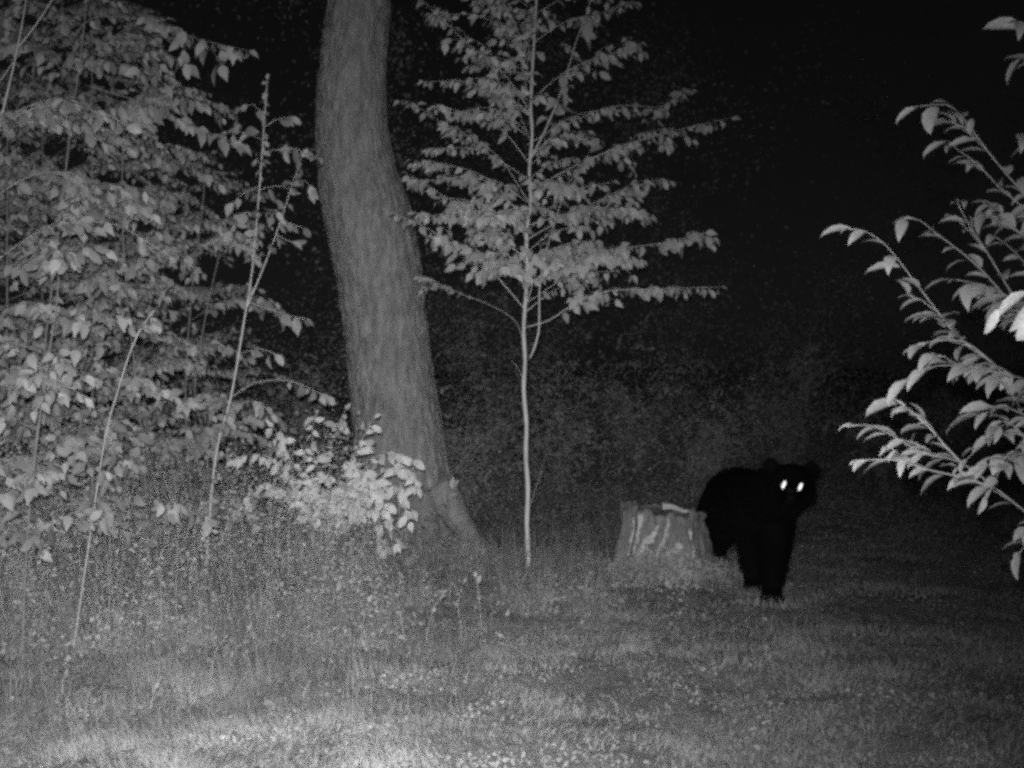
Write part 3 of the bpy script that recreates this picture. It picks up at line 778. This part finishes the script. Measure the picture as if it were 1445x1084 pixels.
# ------------------------------------------------------------------ shrub reaching in from the right, close by
def right_shrub():
    base = Vector((1.75, 3.05, gz(1.75, 3.05)))
    root = empty('leafy_shrub', base, 'bright arching shrub with narrow drooping leaves close beside the clearing', 'shrub')
    lv = []
    crown = []
    for c in (Vector((1.55, 2.95, 1.55)), Vector((1.52, 2.80, 1.20)), Vector((1.66, 3.15, 1.75)), Vector((1.98, 3.0, 1.6)), Vector((1.85, 2.75, 1.25))):
        st = MB(); p = smooth_path([base + rv(.03) - UP * .05, base.lerp(c, .45) + Vector((.05, 0, .08)) + rv(.03), c], .05)
        st.tube(p, taper(len(p), .012, .003), 8); st.part('stem', M['dull_stem'], root)
        crown += p[6:]
    for k in range(26):      # the rest of the shrub, away from the clearing
        p0 = random.choice(crown); a = random.uniform(-1.2, 1.9); L = random.uniform(.3, .6)
        d = Vector((math.cos(a), math.sin(a) * .8, random.uniform(.1, .6)))
        wd = MB(); q = smooth_path([p0, p0 + d * L * .5 + UP * .03, p0 + d * L - UP * .06], .04)
        wd.tube(q, taper(len(q), .003, .0009), 5); wd.part('branch', M['stem'], root)
        leaf_run(lv, q, .07, .035, .15, .35, .3)
    B = [  # photo polyline tip -> root, depth at tip, depth at root, start, leaf size, spacing
        ([(1285, 150), (1322, 148), (1346, 168), (1382, 216), (1424, 266), (1470, 312), (1560, 420)], 2.85, 3.0, 2, .082, .055),
        ([(1325, 200), (1340, 213), (1366, 232), (1394, 262), (1432, 295), (1500, 360)], 2.9, 3.05, 2, .08, .05),
        ([(1338, 288), (1352, 315), (1372, 345), (1398, 388), (1428, 438), (1480, 520)], 2.75, 2.95, 0, .085, .055),
        ([(1184, 323), (1208, 327), (1236, 346), (1262, 378), (1300, 428), (1345, 482), (1392, 518), (1440, 572), (1530, 690)], 2.7, 2.95, 1, .085, .055),
        ([(1262, 308), (1284, 311), (1304, 327), (1340, 354), (1372, 382), (1410, 425), (1470, 490)], 2.85, 3.0, 0, .08, .055),
        ([(1180, 602), (1214, 600), (1242, 613), (1290, 640), (1340, 652), (1392, 690), (1440, 728), (1530, 800)], 2.65, 2.9, 1, .075, .055),
        ([(1196, 650), (1246, 649), (1300, 664), (1345, 674), (1392, 690)], 2.62, 2.75, 1, .072, .05),
        ([(1246, 562), (1272, 580), (1300, 606), (1322, 632), (1345, 655)], 2.72, 2.75, 0, .072, .05),
        ([(1272, 492), (1300, 482), (1346, 482), (1390, 515)], 2.78, 2.85, 0, .085, .06),
        ([(1272, 534), (1310, 516), (1360, 520), (1420, 532), (1470, 548)], 2.7, 2.9, 0, .085, .05),
        ([(1340, 660), (1380, 620), (1420, 612), (1480, 640)], 2.75, 2.9, 0, .082, .038),
        ([(1372, 585), (1400, 575), (1440, 590), (1500, 640)], 2.65, 2.9, 0, .08, .04),
        ([(1380, 700), (1400, 660), (1430, 640), (1490, 660)], 2.7, 2.9, 0, .08, .04),
        ([(1335, 395), (1372, 402), (1412, 420), (1470, 450)], 2.9, 3.0, 0, .08, .045),
        ([(1392, 335), (1412, 350), (1440, 380), (1500, 450)], 2.8, 3.0, 0, .082, .045),
        ([(1398, 425), (1420, 440), (1450, 470), (1500, 520)], 2.85, 3.0, 0, .085, .045),
        ([(1420, 30), (1450, 60), (1490, 130), (1540, 260)], 2.6, 2.9, 0, .085, .06),
        ([(1428, 190), (1452, 215), (1500, 290)], 2.7, 2.9, 0, .08, .06),
        ([(1425, 780), (1450, 755), (1500, 760)], 2.6, 2.8, 0, .085, .06),
        ([(1376, 300), (1400, 310), (1446, 345)], 2.9, 3.0, 0, .08, .05),
    ]
    for pl, d0, d1, st, size, spc in B:
        n = len(pl)
        pts = [at(a + 14, b, d0 + (d1 - d0) * i / (n - 1)) for i, (a, b) in enumerate(pl)][::-1]
        path = smooth_path(pts, .03)
        wd = MB(); wd.tube(path, taper(len(path), .0026, .0008), 6)
        end = path[0]
        if pl[-1][0] > 1465:            # carry the branch on to the shrub's stems
            c = min(crown, key=lambda q: (q - (end + Vector((.12, 0, -.16)))).length)
            p2 = smooth_path([c, c.lerp(end, .5) + UP * .03, end], .03); leaf_run(lv, p2, .07, .045, .2, .4, .3, end=False); wd.tube(p2, taper(len(p2), .0036, .0026), 6)
        seg = 0; side = 1
        tot = sum((b - a).length for a, b in zip(path, path[1:])); run = 0; nxt = .02
        for a, b in zip(path, path[1:]):
            run += (b - a).length
            if run < nxt: continue
            nxt = run + spc * random.uniform(.45, 1.6) * .54
            t = (b - a).normalized(); sd = t.cross(UP).normalized()
            d = sd * side * .55 + t * .55 + Vector((-.45, 0, 0)) + UP * random.uniform(-.35, .12) + rv(.28)
            nh = UP + Vector((random.gauss(-.1, .3), -.25 + random.gauss(0, .35), 0))
            lv.append((b + d.normalized() * .008, d, nh, size * random.uniform(.48, 1.08))); side = -side
            if random.random() < .34 and run < tot * .72:      # short side shoot
                q = [b, b + (d * .4 + t * .5).normalized() * random.uniform(.03, .06) + UP * .012]; q.append(q[1] + (q[1] - q[0]) * .8 - UP * .012)
                wd.tube(q, [.0012, .001, .0007], 4)
                for e in (0, 1, 2):
                    d2 = (q[2] - q[0]).normalized() + rv(.45) - UP * .25
                    lv.append((q[1].lerp(q[2], e / 2), d2, UP + Vector((random.gauss(0, .3), -.4, 0)), size * random.uniform(.4, .8)))
        t = (path[-1] - path[-2]).normalized()
        lv.append((path[-1], t + Vector((-.4, 0, -.1)), UP + Vector((0, -.1, 0)), size * .3))
        wd.part('branch', M['stem'], root)
    # spray nearest to the flash
    wd = MB(); p = smooth_path([Vector((1.05, 2.35, 1.15)), at(1500, 415, 1.72), at(1445, 418, 1.62), at(1410, 438, 1.6)], .03)
    cc = min(crown, key=lambda q: (q - p[0]).length); p3 = smooth_path([cc, cc.lerp(p[0], .5) + UP * .05, p[0]], .05); wd.tube(p3, taper(len(p3), .0045, .0035), 6); leaf_run(lv, p3, .06, .06, .2, .4, .3, end=False); wd.tube(p, taper(len(p), .0035, .001), 6); wd.part('branch', M['stem'], root)
    for px, py, d, nh, s in ((1452, 412, (-.9, .1, -.45), (-.2, -.6, .8), .075), (1408, 436, (-.35, 0, -.9), (0, -1, .25), .055), (1448, 430, (-.3, 0, -.8), (.3, -.8, .3), .06), (1470, 440, (-.5, 0, -.6), (0, -1, .4), .07)):
        lv.append((at(px, py, 1.6), Vector(d), Vector(nh), s * .70))
    add_leaves(root, lv, 'lance', M['leaf_right'], 300)
right_shrub()

# ------------------------------------------------------------------ shrubs and trees in the dark behind
BG = 'shrubs in the dark behind the clearing'
def bush(px, Y, h, rad, label):
    x = (px - CXP) / FPX * Y; base = Vector((x, Y, gz(x, Y)))
    root = empty('background_shrub', base, label, 'shrub', BG)
    lv = []
    for k in range(16):
        a = random.uniform(0, 6.28); q = random.random() ** .6
        tip = base + Vector((math.cos(a) * rad * q, math.sin(a) * rad * q, h * random.uniform(.55, 1) * (1.05 - .5 * q)))
        wd = MB(); p = smooth_path([base, base.lerp(tip, .5) + UP * h * .12 + rv(.08), tip], .1)
        wd.tube(p, taper(len(p), .006, .0015), 4); wd.part('stem', M['bark'], root)
        for m in range(5):
            i = random.randrange(len(p) // 3, len(p)); d = (rv() + UP * .3).normalized() * random.uniform(.2, .5)
            q = smooth_path([p[i], p[i] + d * .6 + UP * .04, p[i] + d - UP * .06], .06)
            wd = MB(); wd.tube(q, taper(len(q), .0035, .0012), 3); wd.part('twig', M['stem'], root)
            leaf_run(lv, q, .062, .030, .1, .5, .4)
        for m in range(120):
            u = random.uniform(.2, 1.05); c = p[min(len(p) - 1, int(u * len(p)))] + rv(.13)
            lv.append((c, rv() - UP * .3, rv() + Vector((0, -.6, .4)), .036 * random.uniform(.5, 1.3)))
    add_leaves(root, lv, 'fleck', M['leaf_dark'], 0)
for px, Y, h, rad, lab in ((645, 12.0, 1.2, .8, 'dim low shrub in the dark close beside the thick trunk'), (790, 13.4, 1.7, 1.0, 'dim leafy shrub in the dark right behind the young tree'), (905, 14.6, 2.3, 1.1, 'dim leafy shrub in the dark above and behind the stump'), (1000, 13.0, 1.4, .9, 'dim low shrub in the dark just behind the back of the bear'), (1110, 14.2, 2.0, 1.1, 'dim tall shrub in the dark behind the head of the bear'), (1250, 13.2, 1.5, 1.0, 'dim low shrub in the dark between the bear and the arching shrub'), (1400, 14.0, 1.9, 1.1, 'dim shrub in the dark behind the arching shrub'), (430, 12.8, 1.9, .9, 'dim shrub in the dark between the forked sapling and the thick trunk'), (700, 15.2, 2.6, 1.2, 'tall dim shrub in the dark between thick trunk and young tree')):
    bush(px, Y, h, rad, lab)
# the wood beyond: one dark mass of leaves
far = []
for k in range(640):
    Y = random.uniform(15, 25); x = random.uniform(-.46, .46) * Y; top = 7.5
    z = gz(x, Y) + random.uniform(.1, top * random.random() ** .8) ; cr = random.uniform(.3, .8)
    if mnoise.noise((x * .35, Y * .3, z * .4)) < -.12: continue
    for m in range(230):
        far.append((Vector((x, Y, z)) + rv(cr * .6), rv() - UP * .4, rv() + Vector((0, -.5, .4)), .055 * random.uniform(.5, 1.3)))
V, F = bulk_leaves(far, TEMPL['fleck'])
tag(link('far_wood', np_mesh('far_wood', V, F, M['far_leaf'])), 'dark mass of leaves of the wood beyond the clearing', 'woods', kind='stuff')

# ------------------------------------------------------------------ ground cover
def scatter(n, ylo, yhi, margin=.35):
    """points over the ground in and just around the view, denser near the camera"""
    y = ylo * (yhi / ylo) ** rng.random(n)
    x = (rng.random(n) * 2 - 1) * (y * .425 + margin)
    return x, y

def blades(name, label, cat, x, y, h, lean, width, mat, seg=2):
    """tapering curved blades; lean = horizontal reach of the tip (n,2)"""
    n = len(x); z = np.array([gz(a, b) for a, b in zip(x, y)])
    a = np.arctan2(lean[:, 1], lean[:, 0]) + math.pi / 2 + rng.normal(0, .6, n)
    sx, sy = np.cos(a) * width, np.sin(a) * width
    rows = []
    for k in range(seg):
        t = k / seg; wk = 1 - .45 * t
        cx = x + lean[:, 0] * t * t; cy = y + lean[:, 1] * t * t; cz = z - .004 + h * (1.25 * t - .25 * t * t)
        rows += [np.stack([cx - sx * wk, cy - sy * wk, cz], 1), np.stack([cx + sx * wk, cy + sy * wk, cz], 1)]
    rows.append(np.stack([x + lean[:, 0], y + lean[:, 1], z + h * .96], 1))
    m = len(rows); V = np.stack(rows, 1).reshape(-1, 3)
    f = []
    for k in range(seg - 1): b = 2 * k; f += [(b, b + 1, b + 3), (b, b + 3, b + 2)]
    f.append((2 * seg - 2, 2 * seg - 1, 2 * seg))
    F = (np.array(f)[None] + (np.arange(n) * m)[:, None, None]).reshape(-1, 3)
    tag(link(name, np_mesh(name, V, F, M[mat])), label, cat, kind='stuff')

def grass():
    x, y = scatter(210000, 3.7, 14)
    keep = np.array([mnoise.noise((a * 1.3, b * 1.3, 7.7)) + .6 * mnoise.noise((a * 5, b * 5, 2.2)) > random.uniform(-.8, .3) for a, b in zip(x, y)])
    x, y = x[keep], y[keep]; n = len(x)
    ang = np.array([7 * mnoise.noise((a * .8, b * .8, 12)) + 2.5 * mnoise.noise((a * 3.5, b * 3.5, 13)) for a, b in zip(x, y)]) + rng.normal(0, .7, n)
    tall = np.array([.55 + 1.0 * max(0, mnoise.noise((a * 1.1, b * 1.1, 3.3)) + .2) + 2.2 * max(0, mnoise.noise((a * 3.1, b * 3.1, 8.3)) - .2) for a, b in zip(x, y)])
    h = rng.uniform(.008, .034, n) * tall; r = rng.uniform(.4, 2.0, n) * h + .006
    blades('grass', 'short matted grass covering the clearing floor', 'grass', x, y, h, np.stack([np.cos(ang) * r, np.sin(ang) * r], 1), rng.uniform(.0014, .0032, n), 'grass')
grass()

def tall_grass():
    X, Y, H, L = [], [], [], []
    for k in range(4600):
        y = random.uniform(4.6, 9.3); x = random.uniform(-.44, .08) * y
        k_ = max(under(x, y), .5 * mid(x, y), .22 * sm(7.0, 5.6, y) * sm(.2, -.8, x) * (1 + mnoise.noise((x * 2, y * 2, 3))))
        if k_ < random.random() * .75: continue
        hh = random.uniform(.10, .62) * (.5 + .8 * k_) * (.30 + .70 * sm(5.4, 7.2, y + random.gauss(0, .3)))
        for m in range(random.randint(8, 20)):
            a = random.uniform(0, 6.28); h = hh * random.uniform(.4, 1.15)
            X.append(x + random.gauss(0, .035)); Y.append(y + random.gauss(0, .035)); H.append(h)
            q = h * abs(random.gauss(0, .85)); L.append((math.cos(a) * q, math.sin(a) * q))
    X, Y, H, L = map(np.array, (X, Y, H, L))
    blades('tall_grass', 'thin wispy grass tufts and weeds below the thicket', 'grass', X, Y, H, L, rng.uniform(.0010, .0022, len(X)), 'tuft', 4)

def cover(name, label, cat, n, ylo, yhi, size, mat, test, hmax, flat):
    x, y = scatter(n, ylo, yhi)
    L = []
    for a, b in zip(x, y):
        k = test(a, b)
        if k <= random.random(): continue
        g = gz(a, b)
        if flat:
            L.append((Vector((a, b, g + random.uniform(.005, .03))), Vector((random.gauss(0, 1), random.gauss(0, 1), random.gauss(0, .25))), Vector((random.gauss(0, .4), random.gauss(-.1, .4), 1)), size * random.uniform(.5, 1.2)))
        else:
            L.append((Vector((a, b, g + hmax * k * random.random() ** 1.6)), rv() - UP * .3, Vector((random.gauss(0, .4), -1 + random.gauss(0, .35), .5)), size * random.uniform(.5, 1.2)))
    V, F = bulk_leaves(L, TEMPL['fleck'])
    tag(link(name, np_mesh(name, V, F, M[mat])), label, cat, kind='stuff')

cover('fallen_leaves', 'dry leaf litter strewn through the grass', 'leaf litter', 50000, 3.8, 13, .022, 'litter', lambda a, b: .08 + .5 * max(0, mnoise.noise((a * 1.9, b * 1.9, 1)) - .05), 0, True)
# undergrowth below the thicket
def under(a, b):
    e = sm(-.55, -1.1, a / b * 8.0 + .0) * sm(5.5, 6.9, b) * sm(13, 10, b)
    return e * (.5 + .5 * mnoise.noise((a * 1.3, b * 1.3, 6)) + .5 * mnoise.noise((a * 4.5, b * 4.5, 36)))
cover('undergrowth', 'tangle of weeds and small leaves under the thicket', 'undergrowth', 150000, 5.4, 12, .030, 'weed', under, 1.35, False)
def mid(a, b):
    e = sm(-1.3, -.5, a) * sm(1.6, .6, a) * sm(6.4, 7.6, b) * sm(9.6, 8.8, b)
    return e * (.35 + .7 * mnoise.noise((a * 2.0, b * 2.0, 16)))
cover('low_weeds', 'low patchy weeds around the foot of the young tree', 'weeds', 30000, 6.2, 9.8, .032, 'weed', mid, .20, False)
def floor(a, b): return .12 + 1.0 * mnoise.noise((a * 2.3, b * 2.3, 46))
cover('clover', 'small creeping herb leaves all through the short grass', 'ground cover', 60000, 3.8, 12, .020, 'weed', floor, .07, False)
def trunk_foot(a, b): return .9 * sm(-1.75, -1.2, a) * sm(.15, -.5, a) * sm(8.5, 8.9, b) * sm(9.75, 9.5, b) * (.5 + .8 * mnoise.noise((a * 3, b * 3, 5)))
cover('trunk_weeds', 'weeds growing against the foot of the thick trunk', 'weeds', 60000, 8.3, 9.8, .032, 'weed', trunk_foot, .28, False)
def foot(a, b): return .95 * math.exp(-((a - 1.02) / .42) ** 2 - ((b - 8.12) / .22) ** 2)
cover('stump_weeds', 'weeds crowding the foot of the stump', 'weeds', 90000, 7.5, 8.7, .026, 'weed', foot, .20, False)
tall_grass()
def paw_grass():
    X, Y, H, L = [], [], [], []
    for px, py in ((1.535, 7.72), (1.545, 7.25), (1.46, 8.64), (1.66, 8.5), (1.04, 8.15), (.11, 8.33)):
        for m in range(170):
            a = random.uniform(0, 6.28); h = random.uniform(.02, .075); q = h * abs(random.gauss(0, .7))
            X.append(px + random.gauss(0, .10)); Y.append(py + random.gauss(-.02, .04)); H.append(h); L.append((math.cos(a) * q, math.sin(a) * q))
    blades('grass_tufts', 'grass blades standing in front of paws stump and young tree', 'grass', *map(np.array, (X, Y, H, L)), rng.uniform(.0012, .0026, len(X)), 'grass', 3)
paw_grass()
def back(a, b):
    return sm(9.5, 12, b) * (.35 + .7 * mnoise.noise((a * .7, b * .7, 26)))
cover('brush', 'dim low brush on the slope behind the clearing', 'brush', 200000, 9.5, 24, .028, 'leaf_dark', back, .95, False)
# wiry stems among the undergrowth
def stems():
    mb = MB()
    for k in range(760):
        Y = random.uniform(5.7, 9.5); px = random.uniform(-40, 460)
        x = (px - CXP) / FPX * Y
        if under(x, Y) < .15: continue
        b = Vector((x, Y, gz(x, Y))); h = random.uniform(.25, .95)
        d = Vector((random.gauss(0, .22), random.gauss(0, .2), 1)) * h
        p = smooth_path([b, b + d * .5 + rv(.015), b + d + rv(.04)], .12)
        mb.tube(p, taper(len(p), .0022, .001), 3, False)
    m = mb.mesh('dry_stalks', M['stem']); tag(link('dry_stalks', m), 'thin dry stalks standing among the weeds under the thicket', 'stalks', kind='stuff')
stems()
LG = 'pale fallen leaves on the grass'
for px, py in ((388, 985), (370, 1005), (500, 990), (312, 960), (1045, 870), (265, 995), (515, 1010), (690, 1020), (915, 812), (180, 655), (1120, 1025), (975, 865), (850, 985), (145, 1010), (720, 1050), (1385, 1052)):
    Y = CAMZ / ((py - CYP) / FPX); 
    if py < 700: continue
    x = (px - CXP) / FPX * Y
    o = link('fallen_leaf', leaf_mesh('ovate', random.randrange(3), M['litter']))
    xx, yy, zz = frame(Vector((random.gauss(0, 1), random.gauss(0, .6), .25)), Vector((random.gauss(0, .3), -.6, .8)))
    s = random.uniform(.03, .055)
    m = Matrix((xx * s, yy * s, zz * s)).transposed().to_4x4(); m.translation = (x, Y, gz(x, Y) + .035); o.matrix_basis = m
    tag(o, 'small pale fallen leaf lying on the short grass', 'leaf', LG)

for px0, py0, px1, py1, lab in ((770, 893, 892, 897, 'long thin dead twig lying in the grass near the foot of the young tree'), (60, 1010, 108, 1030, 'short dead twig lying on the matted grass'), (900, 1018, 1010, 1006, 'crooked dead twig lying in the grass of the open clearing')):
    pts = []
    for t in (0, .3, .65, 1):
        py = py0 + (py1 - py0) * t; Y = CAMZ / ((py - CYP) / FPX); x = (px0 + (px1 - px0) * t - CXP) / FPX * Y
        pts.append(Vector((x, Y + random.gauss(0, .03), gz(x, Y) + .022 + random.uniform(0, .012))))
    mb = MB(); p = smooth_path(pts, .05); mb.tube(p, taper(len(p), .0035, .0015), 6)
    tag(link('dead_twig', mb.mesh('dead_twig', M['dull_stem'], pts[0]), None, pts[0]), lab, 'twig')
